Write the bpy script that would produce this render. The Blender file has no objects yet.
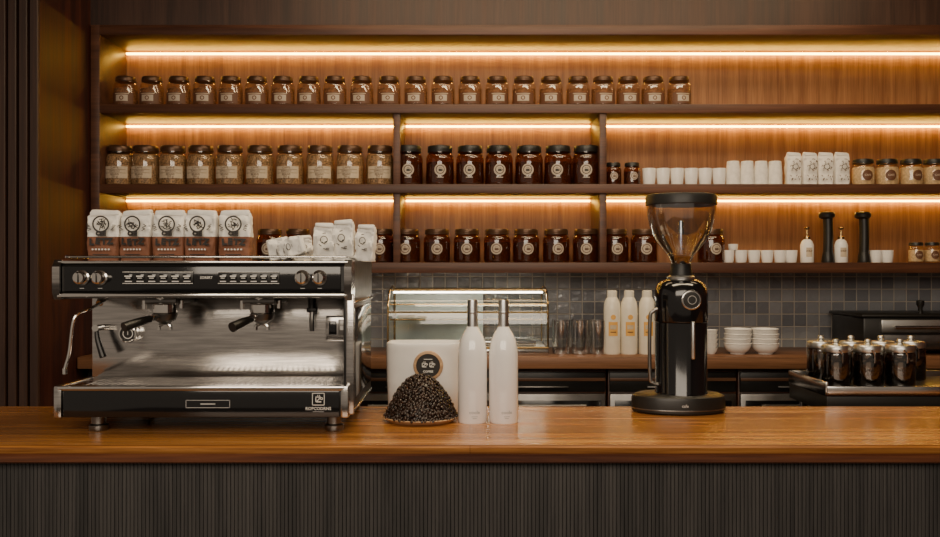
import bpy, bmesh, math, random, bisect
from mathutils import Matrix, Vector, noise
random.seed(7)
pi=math.pi
F=900.0; CZ=1.45
def X(px,D): return (px-470.0)/F*D
def Z(py,D): return CZ-(py-268.5)/F*D
SC=bpy.context.scene; COL=SC.collection
ROTF=Matrix.Rotation(pi/2,4,'X')
T=Matrix.Translation

# ------------------------------------------------------------ materials
def newmat(n):
    m=bpy.data.materials.new(n); m.use_nodes=True
    nt=m.node_tree; b=nt.nodes['Principled BSDF']; return m,nt,b
def mat(n,c,rough=.5,metal=0.,spec=.5,var=.0,vscale=30,bump=0.,coat=0.,stretch=(1,1,1)):
    m,nt,b=newmat(n)
    b.inputs['Base Color'].default_value=(*c,1); b.inputs['Roughness'].default_value=rough
    b.inputs['Metallic'].default_value=metal; b.inputs['Specular IOR Level'].default_value=spec
    b.inputs['Coat Weight'].default_value=coat; b.inputs['Coat Roughness'].default_value=.08
    tc=nt.nodes.new('ShaderNodeTexCoord'); mp=nt.nodes.new('ShaderNodeMapping'); mp.inputs['Scale'].default_value=stretch
    ns=nt.nodes.new('ShaderNodeTexNoise'); ns.inputs['Scale'].default_value=vscale; ns.inputs['Detail'].default_value=3
    nt.links.new(tc.outputs['Object'],mp.inputs[0]); nt.links.new(mp.outputs[0],ns.inputs['Vector'])
    if var>0:
        r=nt.nodes.new('ShaderNodeValToRGB')
        r.color_ramp.elements[0].position=.35; r.color_ramp.elements[1].position=.65
        r.color_ramp.elements[0].color=(*[max(0,x*(1-var)) for x in c],1)
        r.color_ramp.elements[1].color=(*[min(1,x*(1+var)) for x in c],1)
        nt.links.new(ns.outputs['Fac'],r.inputs[0]); nt.links.new(r.outputs[0],b.inputs['Base Color'])
    mr=nt.nodes.new('ShaderNodeMapRange'); mr.inputs['To Min'].default_value=max(0,rough*.85); mr.inputs['To Max'].default_value=min(1,rough*1.15)
    nt.links.new(ns.outputs['Fac'],mr.inputs[0]); nt.links.new(mr.outputs[0],b.inputs['Roughness'])
    if bump>0:
        bp=nt.nodes.new('ShaderNodeBump'); bp.inputs['Strength'].default_value=bump; bp.inputs['Distance'].default_value=.002
        nt.links.new(ns.outputs['Fac'],bp.inputs['Height']); nt.links.new(bp.outputs[0],b.inputs['Normal'])
    return m
def wood(n,dark,mid,light,axis='X',scale=1.,rough=.4,coat=0.,fine=1.,planks=None):
    m,nt,b=newmat(n)
    tc=nt.nodes.new('ShaderNodeTexCoord')
    def mp(s):
        k=nt.nodes.new('ShaderNodeMapping'); v=[s,s,s]; v['XYZ'.index(axis)]=s*.035; k.inputs['Scale'].default_value=v
        nt.links.new(tc.outputs['Object'],k.inputs[0]); return k
    a=mp(22*scale); n1=nt.nodes.new('ShaderNodeTexNoise'); n1.inputs['Scale'].default_value=1; n1.inputs['Detail'].default_value=5; n1.inputs['Distortion'].default_value=.6
    nt.links.new(a.outputs[0],n1.inputs['Vector'])
    c=mp(160*scale); n2=nt.nodes.new('ShaderNodeTexNoise'); n2.inputs['Scale'].default_value=1; n2.inputs['Detail'].default_value=3
    nt.links.new(c.outputs[0],n2.inputs['Vector'])
    ad=nt.nodes.new('ShaderNodeMix'); ad.data_type='FLOAT'; ad.inputs[0].default_value=.35*fine
    nt.links.new(n1.outputs['Fac'],ad.inputs[2]); nt.links.new(n2.outputs['Fac'],ad.inputs[3])
    r=nt.nodes.new('ShaderNodeValToRGB'); e=r.color_ramp.elements
    e[0].position=.36; e[0].color=(*dark,1); e[1].position=.64; e[1].color=(*light,1)
    k=e.new(.5); k.color=(*mid,1)
    nt.links.new(ad.outputs[0],r.inputs[0])
    out=r.outputs[0]
    if planks:
        bk=nt.nodes.new('ShaderNodeTexBrick'); bk.inputs['Scale'].default_value=1
        bk.inputs['Brick Width'].default_value=planks[0]; bk.inputs['Row Height'].default_value=planks[1]
        bk.inputs['Mortar Size'].default_value=.0010; bk.inputs['Color1'].default_value=(.84,.80,.76,1); bk.inputs['Color2'].default_value=(1,1,1,1); bk.inputs['Mortar'].default_value=(.45,.4,.38,1)
        nt.links.new(tc.outputs['Object'],bk.inputs['Vector'])
        mx=nt.nodes.new('ShaderNodeMix'); mx.data_type='RGBA'; mx.blend_type='MULTIPLY'; mx.inputs[0].default_value=1
        nt.links.new(out,mx.inputs[6]); nt.links.new(bk.outputs[0],mx.inputs[7]); out=mx.outputs[2]
    nt.links.new(out,b.inputs['Base Color'])
    mr=nt.nodes.new('ShaderNodeMapRange'); mr.inputs['To Min'].default_value=rough*.8; mr.inputs['To Max'].default_value=rough*1.2
    nt.links.new(n1.outputs['Fac'],mr.inputs[0]); nt.links.new(mr.outputs[0],b.inputs['Roughness'])
    bp=nt.nodes.new('ShaderNodeBump'); bp.inputs['Strength'].default_value=.12; bp.inputs['Distance'].default_value=.001
    nt.links.new(n2.outputs['Fac'],bp.inputs['Height']); nt.links.new(bp.outputs[0],b.inputs['Normal'])
    b.inputs['Coat Weight'].default_value=coat; b.inputs['Coat Roughness'].default_value=.2
    return m
def tglass(n,tint,edge=.8,face=.05,rough=.03,pw_=4):
    m=bpy.data.materials.new(n); m.use_nodes=True; nt=m.node_tree; nt.nodes.clear()
    o=nt.nodes.new('ShaderNodeOutputMaterial'); mx=nt.nodes.new('ShaderNodeMixShader')
    tr=nt.nodes.new('ShaderNodeBsdfTransparent'); tr.inputs[0].default_value=(*tint,1)
    gl=nt.nodes.new('ShaderNodeBsdfGlossy'); gl.inputs['Roughness'].default_value=rough; gl.inputs[0].default_value=(1,1,1,1)
    lw=nt.nodes.new('ShaderNodeLayerWeight'); lw.inputs[0].default_value=.5
    pw=nt.nodes.new('ShaderNodeMath'); pw.operation='POWER'; pw.inputs[1].default_value=pw_
    mu=nt.nodes.new('ShaderNodeMath'); mu.operation='MULTIPLY_ADD'; mu.inputs[1].default_value=edge; mu.inputs[2].default_value=face; mu.use_clamp=True
    nt.links.new(lw.outputs['Facing'],pw.inputs[0]); nt.links.new(pw.outputs[0],mu.inputs[0]); nt.links.new(mu.outputs[0],mx.inputs[0])
    nt.links.new(tr.outputs[0],mx.inputs[1]); nt.links.new(gl.outputs[0],mx.inputs[2]); nt.links.new(mx.outputs[0],o.inputs[0])
    return m
def emis(n,c,s):
    m,nt,b=newmat(n); b.inputs['Base Color'].default_value=(*c,1)
    b.inputs['Emission Color'].default_value=(*c,1); b.inputs['Emission Strength'].default_value=s; return m

M_counter=wood('counter_wood',(.24,.090,.024),(.41,.168,.044),(.62,.285,.085),'X',1.2,.26,.35,fine=1.2,planks=(9,.16))
M_cedge=wood('counter_edge_wood',(.06,.017,.008),(.13,.040,.015),(.20,.068,.024),'X',1,.35,.2)
M_shelf=wood('shelf_wood',(.050,.018,.010),(.085,.032,.016),(.13,.050,.025),'X',1,.45)
M_back=wood('back_panel_wood',(.22,.088,.032),(.31,.135,.050),(.42,.195,.075),'Z',1.6,.5)
M_left=wood('side_wall_wood',(.026,.006,.003),(.062,.013,.006),(.100,.024,.011),'Z',.55,.6)
M_flute=wood('fluted_panel_wood',(.032,.031,.031),(.050,.047,.046),(.074,.069,.066),'Z',1.5,.55)
M_fluted=wood('fluted_wall_wood',(.026,.012,.008),(.045,.020,.013),(.066,.031,.020),'Z',.9,.5)
M_cab=wood('cabinet_wood',(.12,.052,.024),(.20,.090,.042),(.28,.13,.065),'X',1,.45)
M_dark=mat('dark_stone_floor',(.05,.04,.035),.5,var=.3,vscale=6)
M_ceil=mat('ceiling_plaster',(.10,.075,.06),.8,var=.1,vscale=4)
M_black=mat('gloss_black',(.006,.006,.007),.12,coat=.4)
M_blackm=mat('satin_black',(.012,.011,.010),.38)
M_rub=mat('matte_black_plastic',(.012,.012,.012),.45)
M_lidb=mat('dark_brown_lid',(.09,.045,.024),.32,.5)
M_chrome=mat('polished_chrome',(.76,.74,.71),.12,1)
M_steel=mat('brushed_steel',(.55,.53,.51),.18,1,var=.14,vscale=9,stretch=(1,1,18),bump=.04)
M_steeld=mat('dark_steel',(.24,.23,.22),.32,1,var=.15,vscale=12)
M_satin=mat('satin_silver',(.60,.595,.58),.34,1)
M_brass=mat('brass',(.72,.52,.25),.22,1)
M_white=mat('white_ceramic',(.88,.86,.83),.2,var=.02)
M_creamb=mat('cream_bottle_plastic',(.84,.78,.66),.25,var=.02)
M_milk=mat('white_bottle_glaze',(.95,.94,.93),.08,coat=.8)
M_paper=mat('white_paper',(.84,.81,.76),.7,var=.08,vscale=45,bump=.6)
M_kraft=mat('reddish_brown_paper',(.24,.095,.050),.7,var=.10,vscale=30,bump=.4)
M_ink=mat('black_ink',(.02,.016,.014),.6)
M_inkb=mat('brown_ink',(.10,.05,.03),.6)
M_cream=mat('cream_label',(.56,.46,.34),.6,var=.1,vscale=40)
M_white_l=mat('pale_label',(.46,.38,.30),.55)
M_orange=mat('yellow_orange_ink',(.78,.42,.10),.6)
M_brownl=mat('brown_label',(.13,.052,.025),.55)
M_wink=mat('white_ink',(.8,.78,.74),.5)
M_bean=mat('roasted_coffee_bean',(.030,.015,.010),.28,var=.5,vscale=70,spec=.6)
M_fill=mat('coffee_filling',(.070,.030,.013),.6,var=.7,vscale=160,bump=.8)
M_fills=mat('speckled_filling',(.30,.20,.12),.6,var=.75,vscale=150,bump=.9)
M_fillt=mat('brown_filling',(.22,.10,.045),.7,var=.5,vscale=130,bump=.6)
M_fillc=mat('cream_filling',(.62,.50,.34),.7,var=.2,vscale=110,bump=.6)
M_board=wood('serving_board_wood',(.34,.20,.10),(.46,.28,.15),(.58,.38,.21),'X',2,.45)
G_clear=tglass('clear_glass',(.97,.98,.99),.9,.26,pw_=1.5,rough=.06)
G_jar=tglass('jar_glass',(.96,.89,.78),.7,.08)
G_amber=tglass('amber_glass',(.68,.40,.18),.7,.08)
G_dark=tglass('dark_jar_glass',(.50,.42,.36),.8,.10)
G_hop=tglass('hopper_glass',(.74,.78,.85),.85,.18,pw_=1.8,rough=.05)
G_case=tglass('display_case_glass',(.97,.99,.99),.6,.08)
M_mint=mat('pale_back_panel',(.66,.76,.74),.3,var=.10,vscale=8)
M_led=emis('warm_led',(1.0,.565,.075),28)
M_ledc=emis('case_led',(1.0,.90,.74),15)
M_disp=mat('grey_print',(.45,.45,.45),.5)

def tilemat():
    m,nt,b=newmat('grey_glazed_tile')
    tc=nt.nodes.new('ShaderNodeTexCoord'); mp=nt.nodes.new('ShaderNodeMapping'); mp.inputs['Rotation'].default_value=(pi/2,0,0)
    bk=nt.nodes.new('ShaderNodeTexBrick'); bk.offset=0; bk.inputs['Scale'].default_value=1
    bk.inputs['Brick Width'].default_value=.064; bk.inputs['Row Height'].default_value=.064; bk.inputs['Mortar Size'].default_value=.0035
    bk.inputs['Mortar Smooth'].default_value=.3
    bk.inputs['Color1'].default_value=(.19,.195,.215,1); bk.inputs['Color2'].default_value=(.33,.335,.35,1); bk.inputs['Mortar'].default_value=(.55,.50,.44,1)
    nt.links.new(tc.outputs['Object'],mp.inputs[0]); nt.links.new(mp.outputs[0],bk.inputs['Vector'])
    nt.links.new(bk.outputs[0],b.inputs['Base Color'])
    ns=nt.nodes.new('ShaderNodeTexNoise'); ns.inputs['Scale'].default_value=26; nt.links.new(tc.outputs['Object'],ns.inputs['Vector'])
    sb=nt.nodes.new('ShaderNodeMath'); sb.operation='SUBTRACT'; nt.links.new(ns.outputs['Fac'],sb.inputs[0]); nt.links.new(bk.outputs['Fac'],sb.inputs[1])
    bp=nt.nodes.new('ShaderNodeBump'); bp.inputs['Strength'].default_value=1; bp.inputs['Distance'].default_value=.006
    nt.links.new(sb.outputs[0],bp.inputs['Height']); nt.links.new(bp.outputs[0],b.inputs['Normal'])
    b.inputs['Roughness'].default_value=.12
    return m
M_tile=tilemat()

# ------------------------------------------------------------ mesh builder
def shape_rect(w,h,nx=1):
    t=bmesh.new(); prev=None
    for i in range(nx+1):
        x=-w/2+w*i/nx; a=t.verts.new((x,-h/2,0)); b=t.verts.new((x,h/2,0))
        if prev: t.faces.new((prev[0],a,b,prev[1]))
        prev=(a,b)
    return t
def shape_ring(r0,r1,n=24,rings=1):
    t=bmesh.new(); loops=[]
    for k in range(rings+1):
        r=r0+(r1-r0)*k/rings
        if r<1e-6: loops.append([t.verts.new((0,0,0))])
        else: loops.append([t.verts.new((r*math.cos(2*pi*i/n),r*math.sin(2*pi*i/n),0)) for i in range(n)])
    for k in range(rings):
        A,B=loops[k],loops[k+1]
        for i in range(n):
            j=(i+1)%n
            if len(A)==1: t.faces.new((A[0],B[i],B[j]))
            else: t.faces.new((A[i],B[i],B[j],A[j]))
    return t
_tc={}
def shape_text(s,size,bold=0.):
    key=(s,size,bold)
    if key not in _tc:
        cu=bpy.data.curves.new('t','FONT'); cu.body=s; cu.size=size; cu.align_x='CENTER'; cu.align_y='CENTER'; cu.offset=bold; cu.resolution_u=2
        ob=bpy.data.objects.new('t',cu); COL.objects.link(ob)
        dg=bpy.context.evaluated_depsgraph_get(); me=bpy.data.meshes.new_from_object(ob.evaluated_get(dg))
        bpy.data.objects.remove(ob); bpy.data.curves.remove(cu); _tc[key]=me
    t=bmesh.new(); t.from_mesh(_tc[key]); return t

class MB:
    def __init__(s): s.bm=bmesh.new(); s.mats=[]
    def mi(s,m):
        if m not in s.mats: s.mats.append(m)
        return s.mats.index(m)
    def merge(s,t,m,M=None,fix=True):
        if M is not None: t.transform(M)
        if fix: bmesh.ops.recalc_face_normals(t,faces=t.faces)
        i=s.mi(m)
        for f in t.faces: f.material_index=i; f.smooth=True
        me=bpy.data.meshes.new('tmp'); t.to_mesh(me); s.bm.from_mesh(me); bpy.data.meshes.remove(me); t.free(); return s
    def box(s,size,loc,m,bevel=0.,seg=2,rot=None,taper=None):
        t=bmesh.new(); bmesh.ops.create_cube(t,size=1)
        for v in t.verts: v.co=Vector((v.co.x*size[0],v.co.y*size[1],v.co.z*size[2]))
        if taper:
            for v in t.verts:
                if v.co.z>0: v.co.x*=taper; v.co.y*=taper
        if bevel>0: bmesh.ops.bevel(t,geom=list(t.edges),offset=bevel,segments=seg,affect='EDGES',profile=.5)
        Mx=T(loc)
        if rot is not None: Mx=Mx@rot
        return s.merge(t,m,Mx)
    def bx(s,x0,x1,y0,y1,z0,z1,m,bevel=0.,seg=2):
        return s.box((x1-x0,y1-y0,z1-z0),((x0+x1)/2,(y0+y1)/2,(z0+z1)/2),m,bevel,seg)
    def lathe(s,prof,m,loc=(0,0,0),n=24,M=None,sx=1,sy=1,fix=True):
        t=bmesh.new(); loops=[]
        for r,z in prof:
            if r<1e-6: loops.append([t.verts.new((0,0,z))])
            else: loops.append([t.verts.new((r*sx*math.cos(2*pi*i/n),r*sy*math.sin(2*pi*i/n),z)) for i in range(n)])
        for A,B in zip(loops,loops[1:]):
            for i in range(n):
                j=(i+1)%n
                if len(A)==1 and len(B)==1: continue
                if len(A)==1: t.faces.new((A[0],B[j],B[i]))
                elif len(B)==1: t.faces.new((A[i],A[j],B[0]))
                else: t.faces.new((A[i],A[j],B[j],B[i]))
        Mx=T(loc)
        if M is not None: Mx=Mx@M
        return s.merge(t,m,Mx,fix)
    def cyl(s,p0,p1,r,m,r2=None,n=16):
        p0=Vector(p0); p1=Vector(p1); d=p1-p0; L=d.length; r2=r if r2 is None else r2
        q=d.to_track_quat('Z','Y').to_matrix().to_4x4()
        return s.lathe([(0,0),(r,0),(r2,L),(0,L)],m,p0,n,q)
    def tube(s,pts,r,m,n=8,sub=6,rr=None):
        P=[Vector(p) for p in pts]
        if len(P)>2 and sub>1:
            Q=[P[0]+(P[0]-P[1])]+P+[P[-1]+(P[-1]-P[-2])]; out=[]
            for i in range(1,len(Q)-2):
                for k in range(sub):
                    u=k/sub; a,b,c,d=Q[i-1:i+3]
                    out.append(.5*((2*b)+(c-a)*u+(2*a-5*b+4*c-d)*u*u+(3*b-a-3*c+d)*u**3))
            out.append(P[-1]); P=out
        t=bmesh.new(); up=None; loops=[]
        for i,p in enumerate(P):
            tg=(P[min(i+1,len(P)-1)]-P[max(i-1,0)]).normalized()
            if up is None:
                up=Vector((0,0,1)) if abs(tg.z)<.9 else Vector((0,1,0))
            up=(up-tg*up.dot(tg)).normalized(); sd=tg.cross(up)
            R=r if rr is None else rr[0]+(rr[1]-rr[0])*i/(len(P)-1)
            loops.append([t.verts.new(p+R*(math.cos(2*pi*k/n)*up+math.sin(2*pi*k/n)*sd)) for k in range(n)])
        for A,B in zip(loops,loops[1:]):
            for k in range(n): t.faces.new((A[k],A[(k+1)%n],B[(k+1)%n],B[k]))
        t.faces.new(loops[0]); t.faces.new(loops[-1])
        return s.merge(t,m)
    def prism(s,poly,x0,x1,m):   # poly in (y,z)
        t=bmesh.new(); a=[t.verts.new((x0,y,z)) for y,z in poly]; b=[t.verts.new((x1,y,z)) for y,z in poly]
        t.faces.new(a); t.faces.new(b)
        for i in range(len(poly)):
            j=(i+1)%len(poly); t.faces.new((a[i],a[j],b[j],b[i]))
        return s.merge(t,m)
    def prt(s,t,m,cx=0,cy=0,off=.0006,wrap=None,M=None,ang=0):
        if ang: t.transform(Matrix.Rotation(ang,4,'Z'))
        for v in t.verts:
            x=v.co.x+cx; y=v.co.y+cy
            if wrap: a=x/wrap; R=wrap+off; v.co=(R*math.sin(a),-R*math.cos(a),y)
            else: v.co=(x,-off,y)
        return s.merge(t,m,M,fix=False)
    def mesh(s,name,ang=35):
        me=bpy.data.meshes.new(name); s.bm.to_mesh(me); s.bm.free()
        for m in s.mats: me.materials.append(m)
        me.set_sharp_from_angle(angle=math.radians(ang)); return me

KIDS={}
def thing(name,loc,label,cat,group=None,mesh=None,rot=None,kind=None):
    o=bpy.data.objects.new(name,mesh); COL.objects.link(o); o.location=loc
    if mesh is None: o.empty_display_size=.05
    if rot: o.rotation_euler=rot
    o['label']=label; o['category']=cat
    if group: o['group']=group
    if kind: o['kind']=kind
    KIDS[o]=[]; return o
def part(par,name,mb,loc=(0,0,0),rot=None,label=None,kind=None):
    me=mb.mesh(name) if isinstance(mb,MB) else mb
    o=bpy.data.objects.new(name,me); COL.objects.link(o); o.parent=par; o.location=loc
    if rot: o.rotation_euler=rot
    if label: o['label']=label
    if kind: o['kind']=kind
    KIDS[par].append(o); KIDS[o]=[]; return o
def copytree(o,par):
    c=o.copy(); COL.objects.link(c); c.parent=par; KIDS[c]=[]
    if par is not None: KIDS[par].append(c)
    for k in list(KIDS[o]): copytree(k,c)
    return c
def dup(o,loc,rz=None,label=None,rot=None,scale=None):
    c=copytree(o,None); c.location=loc
    if rz is not None: c.rotation_euler=(0,0,rz)
    if rot is not None: c.rotation_euler=rot
    if scale: c.scale=scale
    if label: c['label']=label
    return c
def struct(name,mb,loc=(0,0,0),label='',cat='wall'):
    o=bpy.data.objects.new(name,mb.mesh(name)); COL.objects.link(o); o.location=loc; o['kind']='structure'; o['label']=label; o['category']=cat; return o

def flutes(mb,x0,x1,z0,z1,y,period,depth,m,gap=.2):
    t=bmesh.new(); prev=None; n=int((x1-x0)/period); g=gap/2; prof=[(0,0),(g,0),(g+.05,-.8),(g+.12,-1),(1-g-.12,-1),(1-g-.05,-.8),(1-g,0)]
    for i in range(n+1):
        for u,d in prof:
            x=x0+(i+u)*period; yy=y+d*depth
            a=t.verts.new((x,yy,z0)); b=t.verts.new((x,yy,z1))
            if prev: t.faces.new((prev[0],a,b,prev[1]))
            prev=(a,b)
    mb.merge(t,m,fix=False)

# ------------------------------------------------------------ room
mb=MB().bx(-3,3.2,-1.5,4.8,-.05,0,M_dark); struct('floor',mb,label='dark stone cafe floor',cat='floor')
mb=MB().bx(-3,3.2,-1.5,4.8,3.1,3.15,M_ceil); struct('ceiling',mb,label='dark brown plaster ceiling',cat='ceiling')
mb=MB().bx(-3,3.2,4.62,4.72,0,3.1,M_tile); struct('wall_back',mb,label='wall with small grey glazed square tiles')
mb=MB().bx(-3,-1.797,3.72,4.615,0,3.1,M_left); flutes(mb,-2.99,-1.81,0,3.1,3.72,.045,.014,M_fluted,.14)
struct('wall_left',mb,label='polished dark reddish wood wall with fluted face')
mb=MB().bx(-1.797,3.1,4.262,4.62,2.603,3.1,M_fluted)
struct('trim_1',mb,label='dark brown wood cladding above the shelving',cat='wall cladding')
mb=MB().bx(3.1,3.2,-1.5,4.62,0,3.1,M_left); struct('wall_right',mb,label='dark wood wall')

# ------------------------------------------------------------ shelving unit
SF=4.25; SB=4.58
XL0,XL1=X(91,SF),X(100,SF); XR=3.05
zt0,zt1=Z(35,SF),Z(25,SF)
S=[(Z(113,SF),Z(104,SF)),(Z(193,SF),Z(184,SF)),(Z(273,SF),Z(262.5,SF))]
unit=thing('shelving_unit',((XL0+XR)/2,SF,S[2][0]),'dark walnut wall shelving with warm LED strips under each shelf','shelving')
ux,uy,uz=unit.location
def upart(name,x0,x1,y0,y1,z0,z1,m,bev=.002,label=None):
    me=MB().bx(x0-ux,x1-ux,y0-uy,y1-uy,z0-uz,z1-uz,m,bev); return part(unit,name,me,label=label)
upart('back_panel',XL1,XR,SB,4.61,S[2][0],zt1,M_back,0)
upart('side_panel',XL0,XL1,SF-.006,4.61,S[2][0],zt1,M_shelf)
upart('top_panel',XL1,XR,SF-.004,SB,zt0,zt1,M_shelf)
for i,(a,b) in enumerate(S):
    upart('shelf',XL1,XR,SF,SB,a,b,M_shelf)
dv=[(X(393,SF),X(400,SF)),(X(600,SF),X(607,SF))]
for a,b in dv:
    upart('divider',a,b,SF+.012,SB,S[1][1],S[0][0],M_shelf)
    upart('divider',a,b,SF+.012,SB,S[2][1],S[1][0],M_shelf)
secs=[(XL1+.006,dv[0][0]-.006),(dv[0][1]+.006,dv[1][0]-.006),(dv[1][1]+.006,XR-.01)]
def led(x0,x1,ztop):
    upart('led_strip',x0,x1,SB-.022,SB-.010,ztop-.018,ztop-.010,M_led,0,label='glowing warm LED strip')
led(XL1+.006,XR-.01,zt0)
for a,b in secs:
    led(a,b,S[0][0]); led(a,b,S[1][0])

# ------------------------------------------------------------ jars
LIDPROF=lambda r,h0,h1:[(0,h0),(r,h0),(r*1.03,h0+.003),(r*1.03,h1-.005),(r*.97,h1),(0,h1)]
def emblem(mb,ink,cx,cy,s,wrap,M=None,off=.0012):
    mb.prt(shape_ring(s*.84,s,20),ink,cx,cy,off,wrap,M)
    mb.prt(shape_rect(s*.75,s*.5,2),ink,cx,cy-s*.15,off,wrap,M)
    mb.prt(shape_ring(s*.12,s*.24,10),ink,cx+s*.45,cy-s*.1,off,wrap,M)
    mb.prt(shape_rect(s*.1,s*.3,1),ink,cx-s*.15,cy+s*.35,off,wrap,M)
    mb.prt(shape_rect(s*.1,s*.3,1),ink,cx+s*.15,cy+s*.35,off,wrap,M)
def cupmark(mb,ink,cx,cy,s,M=None,off=.0012,frame=True):
    if frame:
        for a in ((0,s,2*s,.12*s),(0,-s,2*s,.12*s),(-s,0,.12*s,2*s),(s,0,.12*s,2*s)):
            mb.prt(shape_rect(a[2],a[3]),ink,cx+a[0],cy+a[1],off,None,M)
    mb.prt(shape_rect(s*.9,s*.16),ink,cx-.05*s,cy+.35*s,off,None,M)
    mb.prt(shape_rect(s*.16,s*.9),ink,cx-.42*s,cy,off,None,M)
    mb.prt(shape_rect(s*1.0,s*.16),ink,cx+.1*s,cy,off,None,M,.8)
    mb.prt(shape_rect(s*.9,s*.2),ink,cx+.05*s,cy-.45*s,off,None,M)
    mb.prt(shape_ring(s*.12,s*.24,12),ink,cx+.55*s,cy+.1*s,off,None,M)
    mb.prt(shape_rect(s*.12,s*.25),ink,cx-.1*s,cy+.62*s,off,None,M)
    mb.prt(shape_rect(s*.12,s*.25),ink,cx+.2*s,cy+.62*s,off,None,M)
def make_jar(loc,label,group,r,h,glass,fill,fillh,labelstyle,lidh=.16,lm=None,lw=.86):
    lm=lm or M_blackm
    o=thing('storage_jar',loc,label,'jar',group)
    g=MB().lathe([(0,0),(r*.9,0),(r*.98,.006),(r,.014),(r,h*.66),(r*.97,h*.73),(r*.88,h*.79),(r*.80,h*.82),(r*.80,h*.87)],glass,n=24)
    part(o,'jar_body',g,label='glass jar body')
    if fill:
        f=MB().lathe([(0,.004),(r*.93,.006),(r*.95,.014),(r*.95,min(h*.64,h*fillh)),(r*.88,h*fillh+.002),(0,h*fillh+.004)],fill,n=20)
        part(o,'coffee_filling',f,label='roasted coffee filling')
    part(o,'lid',MB().lathe(LIDPROF(r*lw,h*(1-lidh),h),lm,n=24).lathe([(r*lw,h*(1-lidh)),(r*(lw+.04),h*(1-lidh)+.001),(r*(lw+.04),h*(1-lidh)+.006),(r*(lw+.01),h*(1-lidh)+.008)],lm,n=24),label='dark screw lid')
    l=MB(); W=r*1.012
    if labelstyle==1:
        l.prt(shape_rect(r*1.9,h*.36,12),M_brownl,0,h*.27,.0005,W)
        l.prt(shape_rect(r*1.0,h*.20,6),M_white_l,0,h*.27,.0010,W)
        l.prt(shape_ring(h*.04,h*.07,16,1),M_brownl,0,h*.27,.0014,W)
        l.prt(shape_rect(r*1.2,h*.02,6),M_cream,0,h*.41,.0010,W)
    elif labelstyle==2:
        l.prt(shape_rect(r*1.8,h*.30,14),M_cream,0,h*.32,.0005,W)
        for k,(s,z) in enumerate([('CAFFE',.43),('BEANS',.26),('250 g',.205)]):
            l.prt(shape_text(s,h*.070,.0001),M_inkb,0,h*z,.0012,W)
        l.prt(shape_rect(r*1.5,h*.008,10),M_inkb,0,h*.385,.0012,W); l.prt(shape_rect(r*1.5,h*.008,10),M_inkb,0,h*.30,.0012,W)
        l.prt(shape_text('ESPRESSO',h*.06,.0001),M_inkb,0,h*.345,.0012,W)
    elif labelstyle==3:
        l.prt(shape_ring(0,h*.15,24,4),M_white_l,0,h*.38,.0005,W); emblem(l,M_ink,0,h*.385,h*.11,W)
        l.prt(shape_rect(r*.5,h*.02,3),M_white_l,0,h*.19,.0005,W)
    elif labelstyle==4:
        l.prt(shape_ring(0,h*.17,24,4),M_white_l,0,h*.41,.0005,W); emblem(l,M_inkb,0,h*.415,h*.13,W)
    elif labelstyle==5:
        l.prt(shape_ring(0,h*.2,24,3),M_brownl,0,h*.38,.0005,W); l.prt(shape_text('CAFE',h*.1,.0003),M_white_l,0,h*.38,.0012,W)
    part(o,'label',l,label='printed paper label')
    return o
DJ=4.36
def row(xs,base,proto_fn,jit=.0):
    p=None
    for i,px in enumerate(xs):
        loc=(X(px,DJ),DJ,base)
        if p is None: p=proto_fn(loc)
        else: dup(p,loc,rz=random.uniform(-.18,.18))
r1=[126,152,179,205,231,257,283,309,335,362,389,416,443,470,497,524,551,578,603,628,653,679]
g='small jars on the top shelf'
row(r1,S[0][1],lambda l:make_jar(l,'small glass jar of coffee with brown lid and dark label',g,.058,.148,G_jar,M_fillt,.60,1,.15,M_lidb,.80))
row([120,146,173,201,230,260,290,320,350,380],S[1][1],lambda l:make_jar(l,'glass coffee jar with brown lid and cream printed label','labelled jars on the middle shelf',.0675,.192,G_jar,M_fills,.76,2,.15,M_lidb))
row([409,440,470,499,529,558,586],S[1][1],lambda l:make_jar(l,'dark amber glass jar with black lid and round white label','amber jars on the middle shelf',.0675,.192,G_amber,M_fill,.58,3))
row([270,298,381,407,437,467,497,526,556,586,615,644,711],S[2][1],lambda l:make_jar(l,'amber glass jar with dark lid and round pale label','amber jars on the lower shelf',.065,.162,G_amber,M_fill,.60,4,.16,M_lidb))
row([613,632],S[1][1],lambda l:make_jar(l,'tiny amber spice jar with black lid','small jars beside the white cups',.040,.112,G_amber,M_fill,.6,4))
row([863,887,911,934],S[1][1],lambda l:make_jar(l,'glass jar of pale beans with dark lid and brown label','pale jars on the middle shelf',.054,.128,G_jar,M_fillc,.68,5))
row([916,932],S[2][1],lambda l:make_jar(l,'small glass jar with dark lid on lower shelf','small jars beside the black tools',.036,.098,G_jar,M_fillc,.6,5))

# ---- white cups / mugs on shelves
def small_cup(loc,label,group,r,h,name='ceramic_cup',m=None):
    m=m or M_white
    b=MB().lathe([(0,0),(r*.80,0),(r*.86,.004),(r*.96,h*.55),(r,h),(r*.94,h),(r*.9,h*.55),(r*.8,.008),(0,.008)],m,n=20)
    return thing(name,loc,label,'cup',group,mesh=b.mesh(name))
p=small_cup((X(649,DJ),DJ,S[1][1]),'small white ceramic cup on the shelf','small white cups on the middle shelf',.033,.085)
for px in (663,677,691,705,719): dup(p,(X(px,DJ),DJ,S[1][1]))
def stack_cup(loc):
    o=thing('paper_cup_stack',loc,'sleeve of stacked white paper cups upside down','paper cups','white cup stacks on the middle shelf')
    b=MB()
    b.lathe([(0,0),(.034,0),(.0335,.058),(0,.058)],M_paper,n=20)
    b.lathe([(.034,.056),(.034,.061),(.029,.118),(.027,.120),(0,.117)],M_paper,n=20)
    part(o,'cups',b); return o
p=stack_cup((X(733,DJ),DJ,S[1][1]))
for px in (747,761,775): dup(p,(X(px,DJ),DJ,S[1][1]))

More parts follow.
